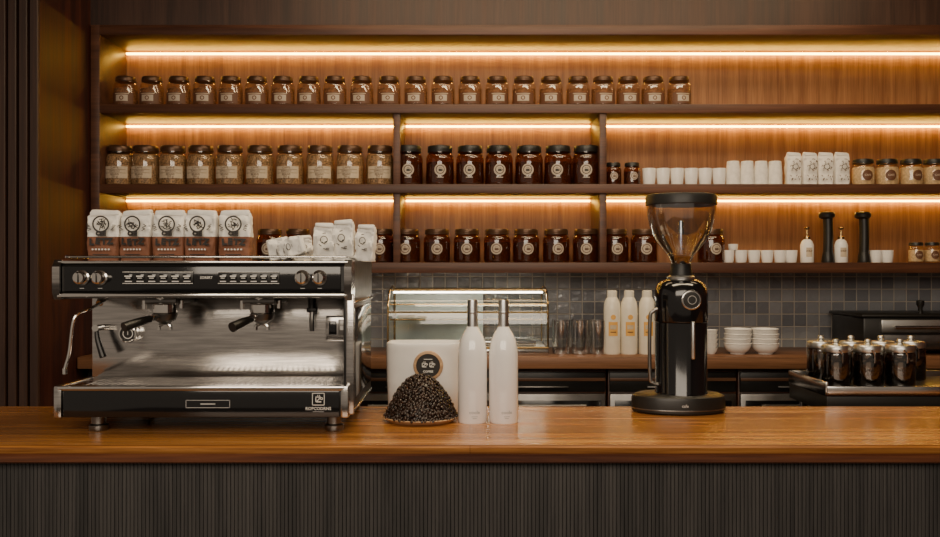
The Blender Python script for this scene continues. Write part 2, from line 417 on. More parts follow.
# ---- bags
def bag_mesh(name,w,d,h,split,lo,hi,style,seed=0,amp=1.):
    mb=MB(); t=bmesh.new(); n=48; lv=[]
    zs=[0,.015,.06,.12,.18,.24,.3,.36,.42,split-.004,split+.004,.54,.58,.62,.66,.70,.74,.78,.82,.86,.9,.94] if split else [0,.015,.06,.11,.16,.21,.27,.33,.39,.45,.51,.57,.63,.69,.75,.80,.85,.9,.94]
    for z in zs:
        dd=d*(1-.72*max(0,(z-.6)/.34)**1.4); ww=w*(1+.03*math.sin(z*pi)-(.06 if z>.88 else 0))
        if z==0: ww*=.96; dd*=.94
        L=[]
        for i in range(n):
            a=2*pi*i/n; c,s=math.cos(a),math.sin(a); e=.30
            x=ww/2*math.copysign(abs(c)**e,c); y=dd/2*math.copysign(abs(s)**e,s)
            up=1+.5*(z>.5)
            q=(noise.noise(Vector((x*38+seed*3.1,y*38,z*h*34)))*.0065+abs(noise.noise(Vector((x*80+seed,y*80,z*h*70))))*.006-.002)*amp*up
            if z<.02: q=0
            L.append(t.verts.new((x*(1+q*6),y+(q if s>0 else -q),z*h)))
        lv.append(L)
    for A,B in zip(lv,lv[1:]):
        for i in range(n): t.faces.new((A[i],A[(i+1)%n],B[(i+1)%n],B[i]))
    t.faces.new(lv[0]); t.faces.new(lv[-1]); bmesh.ops.recalc_face_normals(t,faces=t.faces)
    ih,il=mb.mi(hi),mb.mi(lo)
    for f in t.faces: f.smooth=True; f.material_index= il if f.calc_center_median().z<split*h else ih
    me=bpy.data.meshes.new('x'); t.to_mesh(me); mb.bm.from_mesh(me); t.free()
    mb.box((w*.88,d*.40,h*.07),(0,-d*.02,h*.955),hi,.006,3,Matrix.Rotation(.1,4,'X')@Matrix.Rotation(.05*math.sin(seed*2),4,'Y'))
    mb.box((w*.90,d*.12,h*.09),(0,-d*.20,h*.925),hi,.003,2,Matrix.Rotation(-.2,4,'X')@Matrix.Rotation(.06*math.sin(seed*5),4,'Y'))
    return mb
def bag_body_print(mb,w,d,h,style,seed=0):
    y=-d/2-.0095; M=T((0,y,0)); R=random.Random(seed)
    if style==1:
        mb.prt(shape_ring(w*.22,w*.27,24),M_ink,0,h*.71,.0008,None,M)
        for k in range(20):
            a=R.uniform(0,6.28); rr=w*R.uniform(.02,.17)
            mb.prt(shape_rect(w*R.uniform(.06,.16),h*.016),M_ink,rr*math.cos(a),h*.71+rr*math.sin(a),.0008,None,M,R.uniform(0,3.1))
        for sg in (-1,1):
            for k in range(4): mb.prt(shape_rect(w*.11,h*.014),M_ink,sg*w*(.35+.02*k),h*(.60+.03*k),.0008,None,M,R.uniform(-.6,.6))
        mb.prt(shape_text('CEE',w*.18,.0016),M_ink,0,h*.53,.0010,None,M)
        for k,ch in enumerate('LETZ'):
            mb.prt(shape_text(ch,w*.27,.0018),M_ink,(k-1.5)*w*.19,h*(.375+R.uniform(-.012,.012)),.0014,None,M,R.uniform(-.12,.12))
        for k in range(6): mb.prt(shape_rect(w*.06,h*.030),M_wink,(k-2.5)*w*.10,h*.235,.0014,None,M,R.uniform(-.4,.4))
        mb.prt(shape_rect(w*.5,h*.016,1),M_ink,0,h*.14,.0014,None,M)
    elif style==3:
        for k in range(7): mb.prt(shape_rect(w*.16,h*.02),M_ink,R.uniform(-.25,.25)*w,h*R.uniform(.30,.75),.001,None,M,R.uniform(-.8,.8))
        mb.prt(shape_ring(w*.15,w*.19,14),M_ink,0,h*.55,.001,None,M)
    else:
        for k in range(26): mb.prt(shape_rect(w*.12,h*.018),M_inkb,R.uniform(-.36,.36)*w,h*R.uniform(.12,.84),.001,None,M,R.uniform(0,3.1))
        mb.prt(shape_ring(w*.16,w*.20,14),M_ink,0,h*.55,.0012,None,M)
def make_bag(loc,label,group,w,d,h,split,lo,hi,style,seed=0,name='coffee_bag',amp=1.):
    o=thing(name,loc,label,'coffee bag',group)
    mb=bag_mesh('bag_body',w,d,h,split,lo,hi,style,seed,amp); part(o,'bag_body',mb)
    l=MB(); bag_body_print(l,w,d,h,style,seed); part(o,'label',l,label='dark printed label')
    return o
# ============================================================ FRONT COUNTER
CT=1.0; CF=2.29; CB=2.94
o=thing('bar_counter',(0,(CF+CB)/2,0),'long bar counter with warm wood top and fluted dark front','counter')
cy=(CF+CB)/2
top=MB().prism([(CF+.004-cy,CT-.022),(CF-cy,CT-.016),(CF-cy,CT-.006),(CF+.006-cy,CT),(CB-.004-cy,CT),(CB-cy,CT-.004),(CB-cy,CT-.022)],-2.2,2.9,M_counter)
top.prism([(CF+.006-cy,CT-.022),(CF+.001-cy,CT-.028),(CF+.001-cy,CT-.043),(CF+.006-cy,CT-.047),(CB-cy,CT-.047),(CB-cy,CT-.022)],-2.2,2.9,M_cedge)
part(o,'counter_top',top,label='warm oiled wood top with rounded edge')
fp=MB().bx(-2.19,2.89,CF+.040-cy,CB-.02-cy,.0,CT-.047,M_flute); flutes(fp,-2.19,2.88,.0,CT-.047,CF+.040-cy,.0100,.0006,M_flute,.12)
part(o,'front_panel',fp,label='dark fluted wood front')

# ============================================================ BACK COUNTER
BT=1.047; BF=4.10
mb=MB().bx(-1.79-0.6,3.05-.6,BF-4.35,4.615-4.35,-.055,0,M_cab,.004)
thing('back_worktop',(.6,4.35,BT),'brown wood worktop running under the tiled wall','worktop',mesh=mb.mesh('back_worktop'))
def cabinet(loc,label):
    c=thing('undercounter_cabinet',loc,label,'cabinet','cabinets under the back worktop')
    w=.60; H=BT-.058
    part(c,'body',MB().bx(-w/2+.003,w/2-.003,.03,.40,.06,H,M_shelf,.002).bx(-w/2+.02,w/2-.02,.06,.38,0,.06,M_rub))
    d=part(c,'door',MB().bx(-w/2+.008,w/2-.008,.005,.029,.08,H-.12,M_steeld,.003).bx(-w/2+.03,w/2-.03,.002,.006,.10,H-.150,M_black,.001))
    part(d,'handle',MB().cyl((-w/2+.10,-.018,H-.17),(w/2-.10,-.018,H-.17),.0045,M_steeld).cyl((-w/2+.12,-.018,H-.17),(-w/2+.12,.006,H-.17),.004,M_steeld).cyl((w/2-.12,-.018,H-.17),(w/2-.12,.006,H-.17),.004,M_steeld))
    e=part(c,'drawer',MB().bx(-w/2+.008,w/2-.008,.012,.029,H-.11,H-.02,M_blackm,.003).bx(-w/2+.008,w/2-.008,.004,.012,H-.06,H-.045,M_cab,.002))
    part(e,'handle',MB().bx(-.12,.12,-.004,.006,H-.092,H-.084,M_steeld,.002))
    return c
p=cabinet((-1.48,4.16,0),'dark undercounter unit with black glass door and steel handle')
for i in range(1,7): dup(p,(-1.48+.605*i,4.16,0))

# ============================================================ ESPRESSO MACHINE
FD=2.45; ex=(X(54,FD)+X(352,FD))/2; W=(X(352,FD)-X(54,FD))/2
em=thing('espresso_machine',(ex,FD,CT),'two group stainless and black espresso machine on the counter','espresso machine')
part(em,'body',MB().bx(-W+.004,W-.024,.235,.49,.125,.378,M_steel,.004),label='brushed stainless splash panel')
hd=MB().prism([(.012,.375),(0,.388),(0,.455),(.012,.468),(.49,.468),(.49,.375)],-W+.022,W-.022,M_blackm)
part(em,'head_housing',hd,label='black upper housing')
part(em,'trim_bar',MB().bx(-W+.01,W-.01,-.008,.012,.371,.383,M_chrome,.004).bx(-W+.01,W-.01,-.003,.02,.463,.471,M_chrome,.003).bx(-W+.02,W-.02,.02,.232,.368,.374,M_steeld,.001),label='chrome trim')
for s in (-1,1):
    part(em,'end_cap',MB().prism([(.0,.365),(-.012,.385),(-.012,.455),(.002,.474),(.06,.474),(.06,.365)],s*W-(.020 if s>0 else 0),s*W+(.020 if s<0 else 0),M_steel).prism([(.06,.366),(.06,.473),(.49,.473),(.49,.366)],s*W-(.020 if s>0 else 0),s*W+(.020 if s<0 else 0),M_blackm if s>0 else M_steel),label='polished metal end cap')
part(em,'control_panel',MB().bx(-W+.03,W-.03,-.006,.002,.388,.456,M_black,.002),label='gloss black control fascia')
ky=.425
KN=MB().lathe([(0,0),(.021,0),(.021,.004),(.017,.006),(.0165,.022),(.013,.025),(0,.025)],M_chrome,n=24,M=ROTF).box((.003,.004,.026),(0,-.026,0),M_blackm,.001).mesh('control_knob')
for px in (83,101,303,320): part(em,'control_knob',KN,(X(px,FD)-ex,-.006,ky),label='round chrome knob')
for a,b in ((124,194),(219,280)):
    x0,x1=X(a,FD)-ex,X(b,FD)-ex
    kp=MB().bx(x0,x1,-.010,-.005,ky-.016,ky+.016,M_blackm,.002)
    n=6; st=(x1-x0)/n
    for i in range(n):
        cx=x0+st*(i+.5); kp.bx(cx-st*.36,cx+st*.36,-.013,-.009,ky-.004,ky+.010,M_black,.001)
        kp.prt(shape_rect(st*.6,.0034),M_wink,cx,ky+.004,.0136); kp.prt(shape_rect(st*.4,.0022),M_wink,cx,ky-.001,.0136); kp.prt(shape_rect(st*.6,.0026),M_wink,cx,ky-.010,.0108)
    kp.prt(shape_rect((x1-x0),.0016),M_wink,(x0+x1)/2,ky+.0155,.0108); kp.prt(shape_rect((x1-x0),.0016),M_wink,(x0+x1)/2,ky-.0155,.0108)
    part(em,'button_panel',kp,label='black key pad with white marks')
lg=MB().prt(shape_text('SORERT',.0095,.0002),M_wink,X(207,FD)-ex,ky,.0065)
for px in (83,101,303,320): lg.prt(shape_rect(.012,.0018),M_disp,X(px,FD)-ex,ky-.029,.0065)
part(em,'lettering',lg,label='small white maker lettering')
for gx,hs in ((X(165,2.55)-ex,.9),(X(262,2.55)-ex,.68)):
    gh=MB().lathe([(0,-.048),(.030,-.048),(.034,-.044),(.034,-.022),(.039,-.018),(.041,0),(0,0)],M_chrome,(gx,.10,.370),n=28)
    gh.bx(gx-.045,gx+.045,.06,.235,.350,.370,M_steeld,.006).cyl((gx-.052,.085,.36),(gx-.052,.085,.335),.007,M_chrome).cyl((gx+.052,.085,.36),(gx+.052,.085,.338),.007,M_chrome)
    part(em,'group_head',gh,label='chrome brewing group')
    pf=part(em,'portafilter',MB().lathe([(0,-.078),(.010,-.078),(.018,-.072),(.029,-.066),(.033,-.056),(.035,-.048),(0,-.048)],M_steeld,(gx,.10,.370),n=24)
        .tube([(gx-.002,.10,.296),(gx-.015,.098,.288),(gx-.017,.098,.276)],.005,M_chrome).tube([(gx+.002,.10,.296),(gx+.015,.098,.288),(gx+.017,.098,.276)],.005,M_chrome),label='dark chrome portafilter with twin spout')
    part(pf,'handle',MB().tube([(gx-.01,.065,.314),(gx-.020*hs,.045,.312),(gx-.026*hs,.03,.309)],.008,M_chrome,10)
        .tube([(gx-.022*hs,.036,.311),(gx-.042*hs,.0,.304),(gx-.072*hs,-.035,.292)],.013,M_blackm,12,rr=(.010,.0140)),label='black portafilter handle')
part(em,'steam_wand',MB().cyl((-W+.07,.17,.385),(-W+.07,.13,.350),.010,M_chrome).tube([(-W+.085,.15,.362),(-W+.07,.08,.340),(-W+.045,.05,.325),(-W+.034,.04,.30),(-W+.026,.035,.22),(-W+.016,.03,.175)],.0042,M_chrome,10).lathe([(0,0),(.006,.002),(.0065,.018),(0,.020)],M_chrome,(-W+.016,.03,.157)),label='bent chrome steam wand')
part(em,'steam_lever',MB().tube([(X(98,2.66)-ex,.20,.27),(X(100,2.66)-ex,.195,.24),(X(106,2.66)-ex,.19,.19)],.008,M_blackm,10,rr=(.006,.010)).cyl((X(98,2.66)-ex,.235,.275),(X(98,2.66)-ex,.19,.275),.010,M_chrome),label='black lever')
gx,gz=X(126,2.65)-ex,Z(334,2.65)-CT
part(em,'pressure_gauge',MB().lathe([(0,0),(.027,0),(.028,.020),(.026,.026),(.022,.027),(.021,.021),(0,.021)],M_chrome,(gx,.236,gz),M=ROTF,n=28).lathe([(0,.0215),(.0208,.0215)],M_ink,(gx,.236,gz),M=ROTF,n=28).prt(shape_ring(.013,.0155,24,1),M_wink,gx,gz,-.2138).prt(shape_rect(.0018,.015),M_wink,gx,gz+.004,-.2136),label='round gauge with dark face')
part(em,'hot_water_spout',MB().cyl((X(312,2.6)-ex,.15,.372),(X(312,2.6)-ex,.15,.335),.011,M_blackm).tube([(X(312,2.6)-ex,.15,.34),(X(312,2.6)-ex,.145,.30),(X(312,2.6)-ex,.15,.27)],.007,M_steeld,10).box((.03,.02,.014),(X(312,2.6)-ex,.15,.33),M_blackm,.004),label='dark hot water spout')
sx=X(337,2.62)-ex
part(em,'switch_panel',MB().bx(sx-.038,sx+.030,.20,.236,.235,.31,M_steel,.004).bx(sx-.028,sx-.006,.194,.201,.255,.295,M_black,.002).bx(sx+.0,sx+.022,.194,.201,.25,.30,M_steeld,.002).box((.012,.006,.012),(sx+.011,.192,.275),M_white,.002),label='switch box with rocker switches')
dt=MB().bx(-W+.016,W-.02,-.012,.235,.118,.129,M_steel,.003).bx(-W+.016,W-.02,-.016,.0,.121,.131,M_chrome,.003)
for i in range(40):
    x=-W+.07+i*(2*W-.15)/39; dt.bx(x-.0055,x+.0055,.03,.20,.1285,.1298,M_steel)
part(em,'drip_tray',dt,label='stainless drip tray with slotted grille')
lb=MB().bx(-W+.018,W-.024,-.004,.48,.046,.119,M_blackm,.004)
part(em,'base_housing',lb,label='black lower housing')
fx=MB().bx(-W+.028,W-.033,-.010,-.003,.046,.119,M_black,.003)
cxp=X(209,FD)-ex
for a in ((cxp-.06,cxp+.06,.092,.0935),(cxp-.06,cxp+.06,.072,.0735),(cxp-.06,cxp-.0585,.072,.0935),(cxp+.0585,cxp+.06,.072,.0935)):
    fx.bx(a[0],a[1],-.0112,-.0095,a[2],a[3],M_disp)
fx.bx(cxp-.02,cxp+.02,-.0112,-.0095,.081,.0845,M_disp)
lx=X(319,FD)-ex
cupmark(fx,M_wink,lx,.096,.016,None,.0112)
fx.prt(shape_text('ROPCODRNS',.0115,.0002),M_wink,lx,.070,.0112).prt(shape_rect(.03,.0012),M_disp,lx,.062,.0112)
part(em,'front_panel',fx,label='gloss black lower fascia with white logo')
part(em,'corner_trim',MB().bx(-W+.004,-W+.026,-.014,.20,.044,.132,M_steel,.005),label='metal corner trim')
part(em,'corner_trim',MB().bx(W-.030,W-.008,-.014,.03,.044,.132,M_steel,.005),label='metal corner trim')
sp=MB().bx(W-.026,W-.002,.012,.49,.05,.372,M_blackm,.006).bx(W-.004,W+.002,.06,.45,.09,.34,M_black,.002).bx(W-.018,W+.004,.010,.024,.05,.38,M_steel,.004)
sp.bx(W-.004,W+.006,.03,.47,.352,.360,M_steel,.003).bx(W-.004,W+.004,.03,.47,.056,.063,M_steel,.003)
part(em,'side_panel',sp,label='black side panel with slim chrome edges')
FT=MB().lathe([(0,0),(.024,0),(.026,.004),(.026,.016),(.020,.020),(.020,.046),(.024,.050),(0,.050)],M_steeld,n=24).mesh('foot')
for fxx in (X(98,2.5)-ex,X(334,2.5)-ex):
    for yy in (.055,.43): part(em,'foot',FT,(fxx,yy,0),label='dark steel foot')
rl=MB()
for yy in (.03,.48): rl.cyl((-W+.02,yy,.482),(W-.02,yy,.482),.0035,M_chrome)
for s in (-1,1):
    rl.cyl((s*(W-.02),.03,.482),(s*(W-.02),.48,.482),.0035,M_chrome)
part(em,'cup_rail',rl,label='thin chrome cup rail')

# bags on machine
MT=CT+.469
bw=.090; bl=[106,139,171,203,236]
def cb(px,seed,rz):
    b=make_bag((X(px,2.63),2.63,MT),'white and brown paper coffee bag on the espresso machine','coffee bags on the espresso machine',bw,.070,.153,.48,M_kraft,M_paper,1,seed)
    b.rotation_euler=(0,0,rz); return b
for i,px in enumerate(bl): cb(px,i+1,[.07,-.06,.05,-.07,.08][i])

# small folded packets
sb=make_bag((X(322,2.66),2.68,MT+.002),'small crumpled white coffee packet with dark print','small packets on the espresso machine',.060,.042,.116,.0,M_paper,M_paper,3,9,'coffee_packet',1.5); sb.rotation_euler=(0,.04,.15)
PK=[((X(344,2.66),2.68,MT+.002),(0,-.03,-.15),(1,1,1.08)),((X(364,2.64),2.67,MT+.002),(0,.05,-.25),(.92,1,.95)),((X(302,2.74),2.76,MT+.002),(0,-.06,.3),(1,1,.70)),
 ((X(268,2.62),2.62,MT+.032),(.1,pi/2-.20,.35),(1,1,.62)),((X(285,2.62),2.59,MT+.030),(0,pi/2-.30,-.4),(.9,1,.65))]
for l,r,s in PK: dup(sb,l,rot=r,scale=s)
# bags on shelf 2
sb2=make_bag((X(793,DJ),DJ,S[1][1]),'white paper coffee bag with small dark pattern','white bags on the middle shelf',.070,.05,.165,.0,M_paper,M_paper,2,4)
for i,px in enumerate((809,825,841)): dup(sb2,(X(px,DJ),DJ,S[1][1]),rz=.1*(-1)**i)

# ============================================================ WHITE BEAN BIN, BADGE, BOARD, BEANS
bx,by=X(423,2.77),2.855
bn=thing('bean_bin',(bx,by,CT),'white rounded storage bin with black round badge','storage bin')
mbx=MB(); t=bmesh.new(); n=40; lv=[]
for z,k in [(0,.93),(.006,.95),(.10,.985),(.20,1.0),(.212,1.0),(.218,.985),(.218,.95),(.205,.94)]:
    L=[]
    for i in range(n):
        a=2*pi*i/n; c,s=math.cos(a),math.sin(a); L.append(t.verts.new((.117*k*math.copysign(abs(c)**.3,c),.080*k*math.copysign(abs(s)**.3,s),z)))
    lv.append(L)
for A,B in zip(lv,lv[1:]):
    for i in range(n): t.faces.new((A[i],A[(i+1)%n],B[(i+1)%n],B[i]))
t.faces.new(lv[0]); t.faces.new(lv[-1]); mbx.merge(t,M_white)
part(bn,'bin_body',mbx,label='white glazed bin body')
bd=MB().lathe([(0,0),(.044,0),(.046,.004),(.044,.010),(.037,.011),(.037,.008),(0,.008)],M_board,(X(428,2.76)-bx,-.080,Z(366,2.76)-CT),n=36,M=ROTF)
bd2=T((X(428,2.76)-bx,-.088,Z(366,2.76)-CT))
bd.prt(shape_ring(0,.0368,32),M_ink,0,0,.0008,None,bd2)
cupmark(bd,M_wink,-.012,.003,.014,bd2,.0016,False)
cupmark(bd,M_wink,.011,.003,.014,bd2,.0016,False)
bd.prt(shape_text('COFFEE',.009,.0003),M_wink,0,-.018,.0016,None,bd2); bd.prt(shape_rect(.026,.002),M_wink,0,.020,.0016,None,bd2)
part(bn,'badge',bd,label='round black badge with cream wooden rim and white logo')
px_,py_=X(421,2.66),2.66
thing('serving_board',(px_,py_,CT),'round light wood dish under the coffee beans','dish',mesh=MB().lathe([(0,0),(.092,0),(.104,.008),(.111,.014),(.108,.016),(.096,.010),(0,.009)],M_board,n=48).mesh('serving_board'))
# bean pile
HB=.126; RB=.109; EX=2.1
def pile_h(r):
    u=min(1,r/RB); return HB*(1-u**EX) if u<1 else 0
base=bmesh.new(); bmesh.ops.create_icosphere(base,subdivisions=3,radius=1)
for v in base.verts:
    v.co.y*=.74
    d=abs(v.co.y)
    if v.co.z>0:
        v.co.z*=.42
        if d<.16: v.co.z-=.20*(1-d/.16)
    else: v.co.z*=.72
bme=bpy.data.meshes.new('bb'); base.to_mesh(bme)
bv=[v.co.copy() for v in bme.vertices]; bf=[tuple(p.vertices) for p in bme.polygons]
V=[];Fc=[]
core=[(0,HB-.008)]+[((RB-.012)*k/20,max(.0,pile_h(RB*k/20)-.010)) for k in range(1,21)]
cdf=[];acc=0
for k in range(200):
    r0=RB*k/200; r1_=RB*(k+1)/200; acc+=(r0+r1_)/2*math.hypot(r1_-r0,pile_h(r1_)-pile_h(r0)); cdf.append(acc)
pts=[]; tries=0
while len(pts)<1500 and tries<40000:
    tries+=1
    k=bisect.bisect(cdf,random.random()*acc); r=RB*(min(k,199)+random.random())/200
    a=random.uniform(0,2*pi); c=Vector((r*math.cos(a),r*math.sin(a),max(.004,pile_h(r))+.011))
    if c.y>.088: continue
    if any((c-p).length_squared<.0074**2 for p in pts): continue
    pts.append(c)
for c in pts:
    r=math.hypot(c.x,c.y); a=math.atan2(c.y,c.x)
    sl=HB*EX*(max(r,.001)/RB)**(EX-1)/RB
    nrm=Vector((math.cos(a)*sl,math.sin(a)*sl,1)).normalized()
    q=nrm.to_track_quat('Z','Y').to_matrix()@Matrix.Rotation(random.uniform(0,6.28),3,'Z')@Matrix.Rotation(random.choice((0,pi))+random.uniform(-.5,.5),3,'X')
    s=random.uniform(.0051,.0060); off=len(V); cc=c+nrm*random.uniform(-.004,.0015)
    cc.z=max(cc.z,.016)
    V+= [cc+q@(v*s) for v in bv]; Fc+=[tuple(k+off for k in f) for f in bf]
me=bpy.data.meshes.new('coffee_beans'); me.from_pydata(V,[],Fc)
me.materials.append(M_bean)
for p_ in me.polygons: p_.use_smooth=True
b2=bmesh.new(); b2.from_mesh(me)
cm=MB().lathe([(r,z+.012) for r,z in core]+[(0,.012)],M_bean,n=32,sy=.9).mesh('c'); b2.from_mesh(cm); b2.to_mesh(me)
thing('coffee_beans',(px_,py_,CT),'heap of dark roasted coffee beans on the wooden dish','coffee beans',mesh=me,kind='stuff')

# ============================================================ MILK BOTTLES
def milk(loc):
    o=thing('milk_bottle',loc,'tall glossy white bottle with slim metallic neck','bottle','white bottles on the counter')
    r=.0430
    part(o,'bottle_body',MB().lathe([(0,0),(r*.94,0),(r,.006),(r,.192),(r*.97,.212),(r*.85,.240),(r*.64,.260),(r*.46,.272),(r*.38,.280),(0,.280)],M_milk,n=40))
    part(o,'neck',MB().lathe([(0,.279),(r*.37,.279),(r*.36,.286),(r*.35,.352),(r*.32,.358),(0,.358)],M_satin,n=28).lathe([(r*.36,.318),(r*.38,.320),(r*.38,.324),(r*.36,.326)],M_satin,n=28),label='slim grey metallic neck')
    l=MB().prt(shape_text('coole',.014,.0003),M_disp,.006,.034,.0008,r).prt(shape_rect(.018,.0016,3),M_disp,.006,.022,.0008,r).prt(shape_rect(.012,.0016,3),M_disp,.006,.017,.0008,r)
    part(o,'label',l,label='small grey lettering'); return o
p=milk((X(472.5,2.64),2.64,CT)); dup(p,(X(503.5,2.64),2.64,CT),rz=.05)

# ============================================================ GRINDER
GD=2.84; gxx=X(681,GD)
gr=thing('coffee_grinder',(gxx,GD,CT),'tall black coffee grinder with glass hopper on the counter','coffee grinder')
def gz(py): return Z(py,GD)-CT
part(gr,'base',MB().lathe([(0,0),(.140,0),(.147,.006),(.147,.044),(.143,.052),(.130,.058),(.09,.060),(0,.060)],M_blackm,(-.009,0,0),n=56,sy=.66).lathe([(.1475,.012),(.1482,.014),(.1475,.016)],M_steeld,(-.009,0,0),n=56,sy=.66),label='oval black base')
part(gr,'body',MB().lathe([(0,.056),(.083,.056),(.082,.061),(.0805,.064),(.0805,.281),(0,.283)],M_black,n=40),label='black column')
part(gr,'upper_housing',MB().lathe([(0,.282),(.081,.283),(.0825,.287),(.0825,.365),(.080,.385),(.072,.402),(.058,.412),(.042,.417),(0,.418)],M_black,n=40),label='domed black motor housing')
part(gr,'collar',MB().lathe([(.043,.414),(.044,.424),(.036,.428)],M_satin,n=32).lathe([(.036,.427),(.035,.440),(.032,.450),(.032,.464),(0,.464)],M_rub,n=32),label='silver and black collar')
part(gr,'dial',MB().lathe([(0,0),(.031,0),(.031,.007),(.028,.009),(.027,.009),(.027,.008),(0,.008)],M_steel,(.013,-.075,gz(299)),n=32,M=ROTF).lathe([(0,.0),(.027,0),(.024,.014),(0,.015)],M_blackm,(.013,-.075,gz(299)),n=32,M=ROTF).prt(shape_ring(.012,.0135,20),M_disp,.013,gz(299),.0905),label='round dark adjustment dial with steel ring')
part(gr,'spout',MB().bx(.012,.024,-.088,-.070,gz(357),gz(320),M_satin,.005,3),label='slim silver handle slot')
part(gr,'side_bar',MB().tube([(-.070,-.02,gz(308)),(-.092,-.02,gz(311)),(-.102,-.02,gz(320)),(-.102,-.02,gz(374)),(-.092,-.02,gz(382)),(-.070,-.02,gz(384))],.0060,M_steeld,12),label='dark steel side bar')
hop=MB().lathe([(.028,.460),(.031,.472),(.041,.492),(.057,.512),(.076,.535),(.090,.56),(.100,.59),(.106,.62),(.108,.648)],G_hop,n=20)
part(gr,'hopper',hop,label='wide smoky clear glass bean hopper')
part(gr,'hopper_insert',MB().lathe([(.014,.462),(.016,.50),(.010,.56),(.008,.60),(0,.602)],M_steel,n=24).lathe([(.022,.475),(.052,.530),(.062,.560)],G_hop,n=24),label='metal inner tube and funnel')
part(gr,'lid',MB().lathe([(0,.648),(.108,.648),(.111,.651),(.111,.672),(.108,.680),(.10,.683),(0,.685)],M_rub,n=48),label='flat black hopper lid')
part(gr,'coffee_beans',MB().lathe([(0,.464),(.022,.466),(.030,.481),(.034,.488),(.020,.492),(0,.494)],M_bean,n=28),label='beans in the hopper',kind='stuff')
bl_=MB().prt(shape_text('cafe',.013,.0003),M_disp,0,.030,.0008,None,T((-.01,-.098,0))); part(gr,'lettering',bl_)

# ============================================================ BACK COUNTER OBJECTS
DB=4.25
pc=thing('pastry_display_case',(X(468,4.3),4.36,BT),'brass framed curved glass pastry display case','display case')
hw=.375; dp=.19; H=.30
part(pc,'base',MB().bx(-hw,hw,-dp,dp,0,.030,M_steel,.004).bx(-hw+.01,hw-.01,-dp+.01,dp-.01,.030,.036,M_white,.002),label='steel base')
prof=[(-dp+.004,.036),(-dp+.004,.20),(-dp+.02,.25),(-dp+.06,.285),(-dp+.11,H),(dp-.01,H),(dp-.01,.036)]
gm=MB(); t=bmesh.new(); A=[t.verts.new((-hw+.004,y,z)) for y,z in prof]; B=[t.verts.new((hw-.004,y,z)) for y,z in prof]
for i in range(len(prof)-2): t.faces.new((A[i],A[i+1],B[i+1],B[i]))
t.faces.new(A); t.faces.new(B); gm.merge(t,G_case); part(pc,'glass_hood',gm,label='curved clear glass')
fr=MB()
for s in (-1,1):
    fr.tube([(s*(hw-.004),y,z) for y,z in prof],.0045,M_brass,8,sub=2)
for i in (0,1,4,5): fr.cyl((-hw,prof[i][0],prof[i][1]),(hw,prof[i][0],prof[i][1]),.0045,M_brass,n=10)
part(pc,'frame',fr,label='slim brass frame')
part(pc,'back_panel',MB().bx(-hw+.01,hw-.30,dp-.016,dp-.010,.04,H-.006,M_mint,.001).bx(hw-.29,hw-.01,dp-.010,dp-.006,.04,H-.006,G_case,0),label='pale sliding back panel')
part(pc,'led_strip',MB().bx(-hw+.02,hw-.02,-dp+.115,-dp+.125,H-.014,H-.006,M_ledc),label='warm white interior light')
part(pc,'shelf',MB().bx(-hw+.01,hw-.01,-dp+.04,dp-.02,.160,.166,G_case,0).cyl((-hw+.01,-dp+.04,.163),(hw-.01,-dp+.04,.163),.004,M_brass,n=8).cyl((-hw+.01,-dp+.04,.235),(hw-.01,-dp+.04,.235),.003,M_brass,n=8),label='glass shelf with brass edge')
part(pc,'tray',MB().bx(-.33,.02,-.10,.12,.167,.172,M_white,.002).bx(-.33,.02,-.10,-.094,.167,.188,M_white,.002),label='white inner tray')
part(pc,'tray',MB().bx(-.33,.32,-.12,.12,.038,.044,M_steel,.002).bx(-.33,.32,-.12,-.114,.038,.062,M_steel,.002),label='steel inner tray')
def tumbler(loc):
    return thing('glass_tumbler',loc,'clear glass tumbler on the back worktop','glass','tumblers on the back worktop',mesh=MB().lathe([(0,.004),(.037,.004),(.0375,0),(.040,.002),(.044,.160),(.042,.161),(.038,.012),(0,.012)],G_clear,n=28).mesh('glass_tumbler'))
p=tumbler((X(561,DB),DB,BT))
for px in (580,598): dup(p,(X(px,DB),DB,BT))
def syrup(loc):
    o=thing('syrup_bottle',loc,'cream bottle with yellow orange logo','bottle','cream bottles on the back worktop')
    r=.040
    part(o,'bottle_body',MB().lathe([(0,0),(r*.95,0),(r,.005),(r,.21),(r*.94,.240),(r*.7,.262),(r*.58,.268),(0,.268)],M_creamb,n=28))
    part(o,'cap',MB().lathe([(0,.266),(r*.60,.266),(r*.60,.296),(r*.5,.30),(0,.30)],M_creamb,n=20),label='cream cap')
    part(o,'label',MB().prt(shape_rect(.044,.066,6),M_orange,0,.120,.0006,r).prt(shape_ring(0,.012,14,1),M_orange,0,.175,.0010,r).prt(shape_rect(.030,.020,4),M_cream,0,.128,.0012,r).prt(shape_rect(.026,.004,4),M_inkb,0,.105,.0012,r),label='yellow orange printed label'); return o
p=syrup((X(612,DB),DB,BT))
for px in (629,647): dup(p,(X(px,DB),DB,BT))
bmsh=MB().lathe([(0,.002),(.028,.002),(.029,0),(.034,.0),(.035,.005),(.048,.014),(.057,.026),(.061,.038),(.0625,.048),(.065,.050),(.063,.053),(.059,.047),(.053,.028),(.03,.010),(0,.010)],M_white,n=32).mesh('ceramic_bowl')
first=None
for px,n in ((738,4),(765,4)):
    for k in range(n):
        l=(X(px,DB)+random.uniform(-.003,.003),DB,BT+k*.0225)
        if first is None: first=thing('ceramic_bowl',l,'white ceramic bowl stacked with others','bowl','stacked white bowls on the back worktop',mesh=bmsh)
        else: dup(first,l)
sc_=MB().lathe([(0,.0),(.018,.0),(.020,.004),(.027,.014),(.031,.026),(.033,.030),(.029,.030),(.020,.008),(0,.008)],M_white,n=24).mesh('espresso_cup')
f2=None
